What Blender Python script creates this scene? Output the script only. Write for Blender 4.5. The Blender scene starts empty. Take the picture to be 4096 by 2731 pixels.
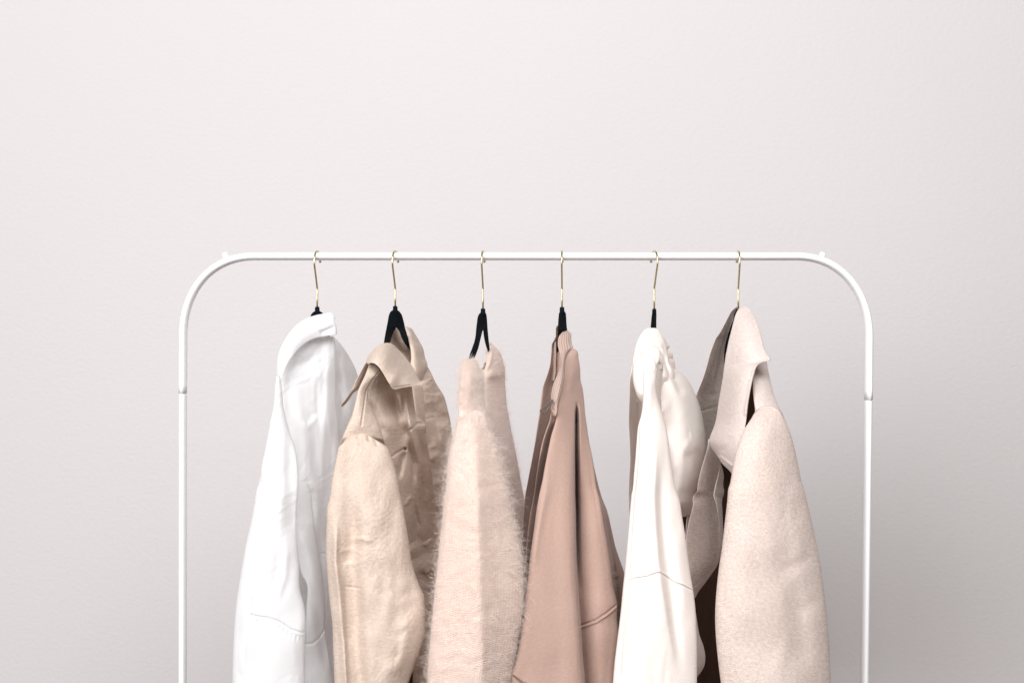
import bpy, math, random
import numpy as np
from mathutils import Vector

random.seed(7)
rng = np.random.default_rng(7)
SC = bpy.context.scene
COL = SC.collection

# ------------------------------------------------------------------ camera frame
DIST = 2.074            # camera to the rail
LENS = 50.0
KP = 36.0 / LENS / 4096.0
CAMZ = 1.45
CXP, CYP = 2048.0, 1365.5
TILE = {'A': (900, 1200), 'B': (900, 1947), 'C': (1300, 1200), 'D': (1500, 1947), 'E': (1900, 1200),
        'F': (2000, 1947), 'G': (2450, 1200), 'H': (2600, 1947)}


def W(px, py, d):
    """point seen at px,py that stands d metres nearer than the rail"""
    s = KP * (DIST - d)
    return np.array([(px - CXP) * s, -d, CAMZ + (CYP - py) * s])


def WA(px, py, d):
    s = KP * (DIST - d)
    return np.stack([(px - CXP) * s, -d, CAMZ + (CYP - py) * s], -1)


# ------------------------------------------------------------------ noise
class Noise2:
    """gradient noise, about -1..1"""
    def __init__(self, seed):
        a = np.random.default_rng(seed).uniform(0, 2 * np.pi, (256, 256))
        self.c = np.cos(a); self.s = np.sin(a)

    def __call__(self, x, y):
        xi = np.floor(x).astype(int); yi = np.floor(y).astype(int)
        fx = x - xi; fy = y - yi
        u = fx * fx * fx * (fx * (fx * 6 - 15) + 10); v = fy * fy * fy * (fy * (fy * 6 - 15) + 10)

        def d(i, j):
            p, q = (xi + i) & 255, (yi + j) & 255
            return self.c[p, q] * (fx - i) + self.s[p, q] * (fy - j)
        return 1.5 * ((d(0, 0) * (1 - u) + d(1, 0) * u) * (1 - v) + (d(0, 1) * (1 - u) + d(1, 1) * u) * v)


def smooth(a, b, x):
    t = np.clip((x - a) / (b - a), 0, 1)
    return t * t * (3 - 2 * t)


def soft_wrinkle(seed, amp, lx, ly, warp=0.6, skew=0.0):
    """long soft wrinkles; lx, ly in photo pixels"""
    n1, n2, n3 = Noise2(seed), Noise2(seed + 1), Noise2(seed + 2)

    def f(x, y):
        X = x + skew * y
        wx = n2(X / lx / 2.3, y / ly / 2.3) * warp
        v = n1(X / lx + wx * 2, y / ly + wx)
        v2 = n3(X / lx * 2.1 + wx * 3, y / ly * 2.1)
        return amp * 0.5 * (v + 0.3 * v2)
    return f


def crumple(seed, amp, l, an=1.6, rot=0.5):
    """thin pressed creases with soft facets between them"""
    n1, n2, n3, n4 = Noise2(seed), Noise2(seed + 1), Noise2(seed + 2), Noise2(seed + 3)
    c, s = math.cos(rot), math.sin(rot)

    def f(x, y):
        X = (x * c + y * s); Y = (-x * s + y * c) / an
        w1 = n3(X / l / 1.7, Y / l / 1.7) * 1.5; w2 = n4(X / l / 1.9 + 9, Y / l / 1.9) * 1.5
        a = np.exp(-np.abs(n1(X / l + w1, Y / l + w2)) * 7) - np.exp(-np.abs(n2(X / l + w2 + 40, Y / l + w1)) * 7)
        b = np.exp(-np.abs(n2(X / l * 2.2 + w2 * 2, Y / l * 2.2 + w1)) * 5)
        m = smooth(-0.25, 0.5, n4(X / l / 2.7, Y / l / 2.7))
        return amp * (a * 0.28 * (0.15 + m) + b * 0.07 * m + 1.3 * n3(X / l * .7, Y / l * .7))
    return f


# ------------------------------------------------------------------ panel builder
def pchip(x, y, xs):
    n = len(x)
    if n == 2:
        return y[0] + (y[1] - y[0]) * (xs - x[0]) / (x[1] - x[0])
    h = np.diff(x); dl = np.diff(y) / h
    m = np.zeros(n)
    for i in range(1, n - 1):
        if dl[i - 1] * dl[i] > 0:
            w1 = 2 * h[i] + h[i - 1]; w2 = h[i] + 2 * h[i - 1]
            m[i] = (w1 + w2) / (w1 / dl[i - 1] + w2 / dl[i])
    m[0] = dl[0]; m[-1] = dl[-1]
    i = np.clip(np.searchsorted(x, xs) - 1, 0, n - 2)
    t = (xs - x[i]) / h[i]
    return ((1 + 2 * t) * (1 - t) ** 2 * y[i] + t * (1 - t) ** 2 * h[i] * m[i]
            + t * t * (3 - 2 * t) * y[i + 1] + t * t * (t - 1) * h[i] * m[i + 1])


def catmull(x, y, xs):
    n = len(x)
    if n == 2:
        return y[0] + (y[1] - y[0]) * (xs - x[0]) / (x[1] - x[0])
    m = np.zeros(n)
    for i in range(1, n - 1):
        m[i] = ((y[i] - y[i - 1]) / (x[i] - x[i - 1]) * (x[i + 1] - x[i]) + (y[i + 1] - y[i]) / (x[i + 1] - x[i]) * (x[i] - x[i - 1])) / (x[i + 1] - x[i - 1])
    m[0] = (y[1] - y[0]) / (x[1] - x[0]); m[-1] = (y[-1] - y[-2]) / (x[-1] - x[-2])
    i = np.clip(np.searchsorted(x, xs) - 1, 0, n - 2)
    h = np.diff(x)
    t = (xs - x[i]) / h[i]
    return ((1 + 2 * t) * (1 - t) ** 2 * y[i] + t * (1 - t) ** 2 * h[i] * m[i]
            + t * t * (3 - 2 * t) * y[i + 1] + t * t * (t - 1) * h[i] * m[i + 1])


def R(t, *rows):
    """rows of one tile: (y, xl, xr) or (xl, yl, xr, yr) in the tile's doubled pixels"""
    x0, y0 = TILE[t]
    out = []
    for r in rows:
        if len(r) == 3:
            y, a, b = r
            out.append((x0 + a / 2, y0 + y / 2, x0 + b / 2, y0 + y / 2))
        else:
            out.append((x0 + r[0] / 2, y0 + r[1] / 2, x0 + r[2] / 2, y0 + r[3] / 2))
    return out


def P(t, *pts):
    x0, y0 = TILE[t]
    return [(x0 + a / 2, y0 + b / 2) for a, b in pts]


def fold(pts, amp, wl, wr=None, shape='g', taper=None, raw=False):
    """crease along a line: amp in metres towards the viewer, widths in photo pixels"""
    pts = np.array(pts, float)
    if not raw and max(wl, wr or wl) > 6: amp = amp * 0.55
    wr = wl if wr is None else wr
    if taper is None: taper = (0.05, 0.05) if max(wl, wr) <= 6 else (0.3, 0.3)
    seg = np.diff(pts, axis=0); L = np.hypot(seg[:, 0], seg[:, 1]); cum = np.concatenate([[0], np.cumsum(L)])

    def f(x, y):
        best = np.full(x.shape, 1e9); side = np.zeros(x.shape); al = np.zeros(x.shape)
        for i in range(len(seg)):
            dx, dy = seg[i]; px = x - pts[i, 0]; py = y - pts[i, 1]
            t = np.clip((px * dx + py * dy) / (L[i] ** 2), 0, 1)
            ex = px - t * dx; ey = py - t * dy
            dd = np.hypot(ex, ey)
            m = dd < best
            best = np.where(m, dd, best); side = np.where(m, px * dy - py * dx, side)
            al = np.where(m, (cum[i] + t * L[i]) / cum[-1], al)
        w = np.where(side > 0, wr, wl)
        q = best / w
        g = np.exp(-q * q) if shape == 'g' else (np.exp(-q) if shape == 'e' else np.exp(0.4 - np.sqrt(q * q + 0.16)))
        tp = np.ones(x.shape)
        if taper[0] > 0: tp = tp * smooth(0, taper[0], al)
        if taper[1] > 0: tp = tp * smooth(0, taper[1], 1 - al)
        return amp * g * tp
    return f


def cluster(u, e=0.5):
    c = (1 - np.cos(np.pi * u)) / 2
    return u * (1 - e) + c * e


def panel_data(rows, depth, folds=(), p=0.34, step=4.0, cap=(8, 0), backflat=1.0):
    """rows: outline pairs in photo pixels; depth: (s, d_left, d_right, bulge, thick) in metres"""
    rows = np.array(rows, float)
    mid = (rows[:, :2] + rows[:, 2:]) / 2
    s = np.concatenate([[0], np.cumsum(np.maximum(np.hypot(*np.diff(mid, axis=0).T), 2.0))])
    length = s[-1]; s = s / length
    ustep = step[1] if isinstance(step, tuple) else step
    step = step[0] if isinstance(step, tuple) else step
    nv = max(6, int(length / step)) + 1
    vs = np.linspace(0, 1, nv)
    vs = np.where(vs < 1, vs, 1.0)
    xl, yl, xr, yr = [catmull(s, rows[:, i], vs) for i in range(4)]
    wid = np.hypot(xr - xl, yr - yl)
    nu = max(8, int(wid.max() / ustep)) + 1
    dp = np.array(depth, float)
    if len(dp) == 1: dp = np.vstack([dp, dp]); dp[1, 0] = 1.0
    dl, dr, bu, th = [pchip(dp[:, 0], dp[:, i], vs) for i in range(1, 5)]
    us = cluster(np.linspace(0, 1, nu), 0.55)
    U, V = np.meshgrid(us, vs)
    PX = xl[:, None] * (1 - U) + xr[:, None] * U
    PY = yl[:, None] * (1 - U) + yr[:, None] * U
    base = dl[:, None] * (1 - U) + dr[:, None] * U + bu[:, None] * np.sin(np.pi * U)
    T = np.clip(1 - (2 * U - 1) ** 2, 0, 1) ** p
    cv = np.ones(nv)
    dist = vs * length
    if cap[0] > 0:
        q = np.clip(dist / cap[0], 0, 1); cv = cv * np.sqrt(np.clip(1 - (1 - q) ** 2, 0, 1))
    if cap[1] > 0:
        q = np.clip((length - dist) / cap[1], 0, 1); cv = cv * np.sqrt(np.clip(1 - (1 - q) ** 2, 0, 1))
    T = T * cv[:, None]
    F = np.zeros_like(PX)
    for f in folds: F = F + f(PX, PY)
    edge = np.clip(T * 1.6, 0, 1) if p > 0.3 else np.ones_like(T)
    front = base + T * th[:, None] + F * edge
    back = base - T * th[:, None] * backflat + (F * edge if p <= 0.3 else F * edge * 0.15)
    back = np.minimum(back, front)
    mw = KP * DIST
    UVx = U * wid.mean() * mw; UVy = V * length * mw
    return PX, PY, front, back, UVx, UVy


class Mesh:
    def __init__(self):
        self.v = []; self.f = []; self.uv = []; self.n = 0

    def grid(self, pts, uvx, uvy, flip=False):
        nv, nu = pts.shape[:2]
        self.v.append(pts.reshape(-1, 3)); self.uv.append(np.stack([uvx.ravel(), uvy.ravel()], -1))
        i = np.arange(nv * nu).reshape(nv, nu) + self.n
        q = np.stack([i[:-1, :-1], i[1:, :-1], i[1:, 1:], i[:-1, 1:]], -1).reshape(-1, 4)
        if flip: q = q[:, ::-1]
        self.f.append(q); self.n += nv * nu

    def panel(self, *a, **k):
        PX, PY, fr, bk, ux, uy = panel_data(*a, **k)
        # one closed sleeve of faces: front strip then back strip, sharing the side edges
        px = np.concatenate([PX, PX[:, -2:0:-1]], 1); py = np.concatenate([PY, PY[:, -2:0:-1]], 1)
        d = np.concatenate([fr, bk[:, -2:0:-1]], 1)
        ux = np.concatenate([ux, ux[:, -2:0:-1]], 1); uy = np.concatenate([uy, uy[:, -2:0:-1]], 1)
        pts = WA(px, py, d)
        nv, nc = px.shape
        i = np.arange(nv * nc).reshape(nv, nc) + self.n
        j = np.roll(i, -1, axis=1)
        q = np.stack([i[:-1], i[1:], j[1:], j[:-1]], -1).reshape(-1, 4)
        self.v.append(pts.reshape(-1, 3)); self.uv.append(np.stack([ux.ravel(), uy.ravel()], -1))
        self.f.append(q); self.n += nv * nc
        return self

    def tube(self, path, ra, rb=None, seg=14, side=None, closed_ends=True):
        """sweep; path n x 3; ra radius in the side direction, rb across"""
        path = np.array(path, float); n = len(path)
        rb = ra if rb is None else rb
        ra = np.broadcast_to(np.asarray(ra, float), (n,)); rb = np.broadcast_to(np.asarray(rb, float), (n,))
        tan = np.gradient(path, axis=0); tan /= np.linalg.norm(tan, axis=1)[:, None] + 1e-12
        if side is None:
            ref = np.array([0.31, 0.9, 0.2]); nrm = np.zeros_like(path)
            v = ref - tan[0] * ref.dot(tan[0]); v /= np.linalg.norm(v)
            for k in range(n):
                v = v - tan[k] * v.dot(tan[k]); v /= np.linalg.norm(v); nrm[k] = v
        else:
            s = np.array(side, float); nrm = s[None] - tan * (tan @ s)[:, None]; nrm /= np.linalg.norm(nrm, axis=1)[:, None]
        bi = np.cross(tan, nrm)
        a = np.linspace(0, 2 * np.pi, seg, endpoint=False)
        pts = path[:, None] + nrm[:, None] * (np.cos(a)[None, :, None] * ra[:, None, None]) + bi[:, None] * (np.sin(a)[None, :, None] * rb[:, None, None])
        i = np.arange(n * seg).reshape(n, seg) + self.n; j = np.roll(i, -1, 1)
        self.f.append(np.stack([i[:-1], j[:-1], j[1:], i[1:]], -1).reshape(-1, 4))
        self.v.append(pts.reshape(-1, 3))
        L = np.concatenate([[0], np.cumsum(np.linalg.norm(np.diff(path, axis=0), axis=1))])
        uu, vv = np.meshgrid(a / 6.28 * 0.03, L)
        self.uv.append(np.stack([uu.ravel(), vv.ravel()], -1)); self.n += n * seg
        if closed_ends:
            for ring, rev in ((i[0], True), (i[-1], False)):
                c = self.n; cen = path[0] if rev else path[-1]
                self.v.append(cen[None]); self.uv.append(np.zeros((1, 2))); self.n += 1
                r2 = np.roll(ring, -1)
                t = np.stack([ring, r2, np.full(seg, c), np.full(seg, c)], -1)
                if rev: t = t[:, ::-1]
                self.tri = getattr(self, 'tri', []); self.tri.append(t[:, [0, 1, 2]] if not rev else t[:, [1, 2, 3]])
        return self

    def ball(self, c, r, n=14, sq=(1, 1, 1)):
        th = np.linspace(0.001, np.pi - 0.001, n); a = np.linspace(0, 2 * np.pi, n * 2, endpoint=False)
        T, A = np.meshgrid(th, a, indexing='ij')
        pts = np.stack([np.sin(T) * np.cos(A) * sq[0], np.sin(T) * np.sin(A) * sq[1], np.cos(T) * sq[2]], -1) * r + np.array(c)
        i = np.arange(n * 2 * n).reshape(n, 2 * n) + self.n; j = np.roll(i, -1, 1)
        self.f.append(np.stack([i[:-1], i[1:], j[1:], j[:-1]], -1).reshape(-1, 4))
        self.v.append(pts.reshape(-1, 3)); self.uv.append(np.zeros((n * 2 * n, 2))); self.n += n * 2 * n
        return self

    def build(self, name, mat, parent=None, flat=False):
        v = np.concatenate(self.v); uv = np.concatenate(self.uv)
        loc = np.array(parent.location) if parent is not None else np.zeros(3)
        if parent is not None and parent.parent is not None: loc = loc + np.array(parent.parent.location)
        v = v - loc
        faces = np.concatenate(self.f).tolist() if self.f else []
        for t in getattr(self, 'tri', []): faces += t.tolist()
        me = bpy.data.meshes.new(name)
        me.from_pydata(v.tolist(), [], faces)
        ul = me.uv_layers.new(name='UVMap')
        li = np.empty(len(me.loops), dtype=np.int32); me.loops.foreach_get('vertex_index', li)
        ul.data.foreach_set('uv', uv[li].ravel().astype(np.float32))
        if not flat: me.polygons.foreach_set('use_smooth', np.ones(len(me.polygons), dtype=bool))
        me.materials.append(mat); me.update(); me.validate()
        o = bpy.data.objects.new(name, me); COL.objects.link(o)
        if parent is not None: o.parent = parent
        return o


def thing(name, label, cat, loc, group=None):
    o = bpy.data.objects.new(name, None); COL.objects.link(o)
    o.empty_display_size = 0.02
    o.location = Vector([float(c) for c in loc]); o['label'] = label; o['category'] = cat
    if group: o['group'] = group
    return o


# ------------------------------------------------------------------ materials
def new_mat(name):
    m = bpy.data.materials.new(name); m.use_nodes = True
    nt = m.node_tree; b = nt.nodes['Principled BSDF']
    return m, nt, b


def node(nt, kind, **kw):
    n = nt.nodes.new(kind)
    for k, v in kw.items():
        if k in n.inputs.keys() if hasattr(n, 'inputs') else False: n.inputs[k].default_value = v
        else: setattr(n, k, v)
    return n


def mathn(nt, op, a, b=None):
    n = nt.nodes.new('ShaderNodeMath'); n.operation = op
    for i, s in enumerate((a, b)):
        if s is None: continue
        if isinstance(s, (int, float)): n.inputs[i].default_value = s
        else: nt.links.new(s, n.inputs[i])
    return n.outputs[0]


def mixcol(nt, fac, a, b):
    n = nt.nodes.new('ShaderNodeMix'); n.data_type = 'RGBA'
    nt.links.new(fac, n.inputs[0])
    for i, c in ((6, a), (7, b)):
        if isinstance(c, tuple): n.inputs[i].default_value = (*c, 1)
        else: nt.links.new(c, n.inputs[i])
    return n.outputs[2]


def uvxy(nt):
    uv = nt.nodes.new('ShaderNodeUVMap'); uv.uv_map = 'UVMap'
    sp = nt.nodes.new('ShaderNodeSeparateXYZ'); nt.links.new(uv.outputs[0], sp.inputs[0])
    return uv.outputs[0], sp.outputs[0], sp.outputs[1]


def noise_at(nt, vec, scale, detail=3, rough=0.55, sx=1, sy=1, sz=1):
    mp = nt.nodes.new('ShaderNodeMapping'); mp.inputs['Scale'].default_value = (sx, sy, sz)
    nt.links.new(vec, mp.inputs[0])
    n = nt.nodes.new('ShaderNodeTexNoise'); n.inputs['Scale'].default_value = scale
    n.inputs['Detail'].default_value = detail; n.inputs['Roughness'].default_value = rough
    nt.links.new(mp.outputs[0], n.inputs['Vector'])
    return n.outputs['Fac']


def ramp01(nt, v, a, b):
    n = nt.nodes.new('ShaderNodeMapRange'); n.inputs[1].default_value = a; n.inputs[2].default_value = b
    nt.links.new(v, n.inputs[0]); return n.outputs[0]


def fabric(name, col, col2, weave, bump=0.25, rough=0.9, sheen=0.2, trans=0.0, bdist=0.0006):
    m, nt, b = new_mat(name)
    uv, ux, uy = uvxy(nt)
    b.inputs['Roughness'].default_value = rough
    b.inputs['Specular IOR Level'].default_value = 0.08
    b.inputs['Sheen Weight'].default_value = sheen
    b.inputs['Sheen Roughness'].default_value = 0.5
    TAU = 6.28318
    if weave == 'linen':
        a = noise_at(nt, uv, 1.0, 2, 0.6, 1500, 60, 1); c = noise_at(nt, uv, 1.0, 2, 0.6, 60, 1500, 1)
        big = noise_at(nt, uv, 40, 3, 0.6)
        h = mathn(nt, 'ADD', a, c)
        fac = ramp01(nt, mathn(nt, 'ADD', h, mathn(nt, 'MULTIPLY', big, 0.5)), 0.85, 1.65)
    elif weave == 'poplin':
        a = noise_at(nt, uv, 1.0, 2, 0.6, 1800, 100, 1)
        h = a; fac = a
    elif weave == 'knit':
        # columns of V stitches
        per = 0.0036
        cx = mathn(nt, 'MULTIPLY', ux, 1 / per)
        tri = mathn(nt, 'PINGPONG', cx, 0.5)
        yy = mathn(nt, 'ADD', mathn(nt, 'MULTIPLY', uy, 1 / 0.0028), mathn(nt, 'MULTIPLY', tri, 1.2))
        wob = noise_at(nt, uv, 60, 2)
        yy = mathn(nt, 'ADD', yy, mathn(nt, 'MULTIPLY', wob, 3.0))
        st = mathn(nt, 'SINE', mathn(nt, 'MULTIPLY', yy, TAU))
        cc = mathn(nt, 'SINE', mathn(nt, 'MULTIPLY', cx, TAU))
        h0 = mathn(nt, 'ADD', mathn(nt, 'MULTIPLY', st, 0.5), mathn(nt, 'MULTIPLY', cc, 0.16))
        fuzz = noise_at(nt, uv, 420, 3, 0.7)
        h = mathn(nt, 'ADD', h0, mathn(nt, 'MULTIPLY', fuzz, 2.0))
        fac = ramp01(nt, mathn(nt, 'ADD', mathn(nt, 'MULTIPLY', h0, 0.7), mathn(nt, 'MULTIPLY', noise_at(nt, uv, 1, 3, 0.6, 180, 420, 1), 1.8)), 0.1, 1.6)
    elif weave == 'rib':
        per = 0.0024
        st = mathn(nt, 'SINE', mathn(nt, 'MULTIPLY', ux, TAU / per))
        n1 = noise_at(nt, uv, 500, 2, 0.6)
        h = mathn(nt, 'ADD', st, n1); fac = ramp01(nt, h, -1.0, 1.6)
    elif weave == 'jersey':
        st = mathn(nt, 'SINE', mathn(nt, 'MULTIPLY', mathn(nt, 'ADD', mathn(nt, 'MULTIPLY', ux, 0.45), uy), TAU / 0.0021))
        n1 = noise_at(nt, uv, 700, 2, 0.6)
        h = mathn(nt, 'ADD', mathn(nt, 'MULTIPLY', st, 0.5), n1); fac = ramp01(nt, h, -0.2, 1.2)
    else:  # herringbone wool
        cx = mathn(nt, 'MULTIPLY', ux, 1 / 0.0125)
        tri = mathn(nt, 'PINGPONG', cx, 0.5)
        yy = mathn(nt, 'ADD', mathn(nt, 'MULTIPLY', uy, 1 / 0.0034), mathn(nt, 'MULTIPLY', tri, 4.6))
        wob = noise_at(nt, uv, 90, 2)
        yy = mathn(nt, 'ADD', yy, mathn(nt, 'MULTIPLY', wob, 1.0))
        st = mathn(nt, 'SINE', mathn(nt, 'MULTIPLY', yy, TAU))
        n1 = noise_at(nt, uv, 650, 3, 0.7)
        h = mathn(nt, 'ADD', mathn(nt, 'MULTIPLY', st, 0.45), mathn(nt, 'MULTIPLY', n1, 1.6))
        fac = ramp01(nt, h, 0.05, 1.5)
    cloud = noise_at(nt, uv, 14, 3, 0.5)
    k_mid = {'linen': 0.9, 'poplin': 0.25, 'knit': 0.6, 'rib': 0.2, 'jersey': 0.7, 'herringbone': 0.9}[weave]
    mid = noise_at(nt, uv, 230, 3, 0.65)
    h = mathn(nt, 'ADD', h, mathn(nt, 'MULTIPLY', mid, 3.0 * k_mid))
    fac = mathn(nt, 'ADD', fac, mathn(nt, 'MULTIPLY', mathn(nt, 'SUBTRACT', mid, 0.5), 1.6 * k_mid))
    fac2 = mathn(nt, 'ADD', mathn(nt, 'MULTIPLY', fac, 0.8), mathn(nt, 'MULTIPLY', cloud, 0.2))
    c = mixcol(nt, fac2, col2, col)
    nt.links.new(c, b.inputs['Base Color'])
    bp = nt.nodes.new('ShaderNodeBump'); bp.inputs['Strength'].default_value = bump; bp.inputs['Distance'].default_value = bdist
    nt.links.new(h, bp.inputs['Height']); nt.links.new(bp.outputs[0], b.inputs['Normal'])
    if trans > 0:
        tr = nt.nodes.new('ShaderNodeBsdfTranslucent'); nt.links.new(c, tr.inputs[0]); nt.links.new(bp.outputs[0], tr.inputs['Normal'])
        mx = nt.nodes.new('ShaderNodeMixShader'); mx.inputs[0].default_value = trans
        nt.links.new(b.outputs[0], mx.inputs[1]); nt.links.new(tr.outputs[0], mx.inputs[2])
        nt.links.new(mx.outputs[0], nt.nodes['Material Output'].inputs[0])
    return m


def plain(name, col, rough, metal=0.0, coat=0.0, nscale=300, nbump=0.0, var=0.04):
    m, nt, b = new_mat(name)
    tc = nt.nodes.new('ShaderNodeTexCoord')
    n = noise_at(nt, tc.outputs['Object'], nscale, 3, 0.6)
    c2 = tuple(max(0, x * (1 - var * 2)) for x in col)
    nt.links.new(mixcol(nt, n, c2, col), b.inputs['Base Color'])
    b.inputs['Roughness'].default_value = rough; b.inputs['Metallic'].default_value = metal
    b.inputs['Coat Weight'].default_value = coat
    if rough > 0.5: b.inputs['Specular IOR Level'].default_value = 0.08
    if nbump:
        bp = nt.nodes.new('ShaderNodeBump'); bp.inputs['Strength'].default_value = nbump; bp.inputs['Distance'].default_value = 0.0005
        nt.links.new(n, bp.inputs['Height']); nt.links.new(bp.outputs[0], b.inputs['Normal'])
    return m


def wall_mat():
    m, nt, b = new_mat('painted_plaster')
    tc = nt.nodes.new('ShaderNodeTexCoord'); o = tc.outputs['Object']
    n1 = noise_at(nt, o, 95, 3, 0.55, 1, 1, 1.5); n2 = noise_at(nt, o, 34, 2, 0.5); n3 = noise_at(nt, o, 1.3, 2, 0.5)
    h = mathn(nt, 'ADD', ramp01(nt, n1, 0.35, 0.75), mathn(nt, 'MULTIPLY', n2, 0.8))
    nt.links.new(mixcol(nt, n3, (0.63, 0.60, 0.60), (0.655, 0.625, 0.63)), b.inputs['Base Color'])
    b.inputs['Roughness'].default_value = 0.75
    b.inputs['Specular IOR Level'].default_value = 0.25
    bp = nt.nodes.new('ShaderNodeBump'); bp.inputs['Strength'].default_value = 0.22; bp.inputs['Distance'].default_value = 0.0022
    nt.links.new(h, bp.inputs['Height']); nt.links.new(bp.outputs[0], b.inputs['Normal'])
    return m


M = dict(
    wall=wall_mat(),
    paint=plain('white_enamel', (0.88, 0.88, 0.89), 0.28, coat=0.2, var=0.01),
    brass=plain('pale_brass', (0.78, 0.70, 0.44), 0.30, metal=1.0, var=0.03),
    velvet=plain('black_velvet_flock', (0.006, 0.010, 0.014), 0.9, nscale=1500, nbump=0.5, var=0.25),
    steel=plain('dark_steel', (0.16, 0.14, 0.13), 0.35, metal=1.0),
    poplin=fabric('white_poplin', (0.915, 0.915, 0.92), (0.89, 0.89, 0.90), 'poplin', 0.08, 0.9, 0.05, 0.42),
    linen=fabric('beige_linen', (0.72, 0.605, 0.525), (0.57, 0.445, 0.355), 'linen', 0.6, 0.9, 0.1, 0.06),
    mohair=fabric('blush_mohair_knit', (0.90, 0.79, 0.74), (0.72, 0.46, 0.33), 'knit', 0.6, 0.95, 0.5, 0.05, 0.0012),
    taupe=fabric('rose_taupe_fleece', (0.525, 0.375, 0.312), (0.41, 0.27, 0.22), 'jersey', 0.5, 0.9, 0.2),
    tauperib=fabric('rose_taupe_rib', (0.56, 0.415, 0.355), (0.40, 0.27, 0.22), 'rib', 0.6, 0.9, 0.25, bdist=0.001),
    cream=fabric('cream_fleece', (0.95, 0.905, 0.87), (0.91, 0.83, 0.77), 'jersey', 0.3, 0.95, 0.05, 0.2),
    wool=fabric('oatmeal_herringbone_wool', (0.835, 0.73, 0.68), (0.48, 0.355, 0.295), 'herringbone', 0.45, 0.95, 0.15, bdist=0.001),
    woolsmooth=fabric('oatmeal_felted_wool', (0.80, 0.71, 0.67), (0.54, 0.44, 0.39), 'jersey', 0.6, 0.95, 0.15, bdist=0.001),
    shaded_lining=plain('shaded_coat_lining', (0.05, 0.024, 0.016), 0.6, nscale=500, nbump=0.3, var=0.15),  # brown taken near black to hold the shade inside the coat
)

# ------------------------------------------------------------------ wall
wv = 1.0
wm = Mesh()
X, Z = np.meshgrid(np.linspace(-4.2, 4.2, 3), np.linspace(3.6, -0.6, 3))
wm.grid(np.stack([X, np.full_like(X, wv), Z], -1), X, Z)
wall = wm.build('wall', M['wall'], flat=True); wall['kind'] = 'structure'
wall['label'] = 'pale pinkish white painted wall with orange peel texture behind the rack'

# ------------------------------------------------------------------ rack
KR = KP * DIST


def disp(x, y):          # full-photo display pixels (2352 wide) to photo pixels
    return x * 1.741497, y * 1.741497


rack = thing('clothes_rack', 'white metal clothes rail with rounded corners holding six garments', 'clothes rack', (0, 0, 0))
SX = 1.741497


def rp(x, y): return W(x * SX, y * SX, 0)


def bez(p0, p1, p2, p3, n):
    t = np.linspace(0, 1, n)[:, None]
    return (1 - t) ** 3 * p0 + 3 * (1 - t) ** 2 * t * p1 + 3 * (1 - t) * t * t * p2 + t ** 3 * p3


lx, rx = 420.0, 1995.5
path = []
L0 = rp(lx, 902); L1 = rp(lx + 0.5, 772); L2 = rp(585, 589)
R0 = rp(1994.5, 917); R1 = rp(1996, 775); R2 = rp(1830, 589)
path += list(np.linspace(L0, L1, 8)[:-1])
path += list(bez(L1, rp(lx + 1, 668), rp(482, 589.5), L2, 40))
path += list(np.linspace(L2, R2, 60)[1:-1])
path += list(bez(R2, rp(1930, 589), rp(1996, 668), R1, 40))
path += list(np.linspace(R1, R0, 8)[1:])
fr = Mesh().tube(path, 0.0118, 0.0059, seg=32, side=(0, 1, 0)).build('top_rail', M['paint'], rack)
for (a, b_) in (((lx, 904.5), (lx - 0.5, 1600)), ((1994.5, 919.5), (1985.5, 1600))):
    top = rp(*a); bot = rp(*b_); dv = (bot - top); foot = top + dv * ((top[2] - 0.0) / (top[2] - bot[2]))
    tt = np.array([0, 0.0006, 0.002, 0.004, 0.007, 0.5, 1.0])
    pts = top + (foot - top) * tt[:, None]
    sc = np.array([0.90, 0.93, 0.965, 0.99, 1, 1, 1])
    Mesh().tube(pts, 0.0112 * sc, 0.0057 * sc, seg=32, side=(0, 1, 0)).build('post', M['paint'], rack)
    Mesh().tube([top + (0, 0, 0.012), top - (0, 0, 0.004)], 0.0098, 0.0047, seg=24, side=(0, 1, 0)).build('post_joint', M['paint'], rack)
for (x, y, x2, y2) in ((517.5, 586.5, 524, 594), (1888, 586, 1882, 595)):
    m = Mesh(); c = rp(x, y) + np.array([0, -0.001, 0])
    m.tube([c, rp(x2, y2)], 0.0036, seg=16); m.ball(c, 0.0047, sq=(1, 1.15, 1)); m.build('knob', M['paint'], rack)

# ------------------------------------------------------------------ hangers
HG = 'velvet hangers on the rail'


def hook_mesh(px, capy, ang, swap=1):
    """brass hook: ang turns the front of the loop to the left"""
    barz = W(px, 1024, 0)[2]; x0 = W(px, 1024, 0)[0]
    zt = W(px, capy, 0)[2] - 0.004
    pts = []
    r = 0.0165; cz = barz + 0.0059 + 0.0014 - r
    for a in np.linspace(math.radians(173), math.radians(-28), 34):       # from the tip behind, over the rail, to the front
        pts.append((-(-1) * r * math.cos(a), cz + r * math.sin(a)))
    h, z = pts[-1]
    p0 = np.array([h, z]); tdir = np.array([-math.sin(math.radians(28)), -math.cos(math.radians(28))])
    end = np.array([0.0, barz - 0.047])
    q = np.linspace(0, 1, 16)[1:, None]
    b0, b1, b2, b3 = p0, p0 + tdir * 0.010, end + np.array([0.0062, 0.013]), end
    cv = (1 - q) ** 3 * b0 + 3 * (1 - q) ** 2 * q * b1 + 3 * (1 - q) * q * q * b2 + q ** 3 * b3
    pts += [tuple(c) for c in cv]
    pts += [(0.0, end[1] - 0.002), (0.0, (end[1] + zt) / 2), (0.0, zt)]
    ca, sa = math.cos(ang), math.sin(ang)
    P3 = [np.array([x0 - h * sa, -h * ca, z]) for h, z in pts]
    m = Mesh().tube(P3, 0.00135, seg=12); m.ball(P3[0], 0.0021, n=10)
    return m


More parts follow.
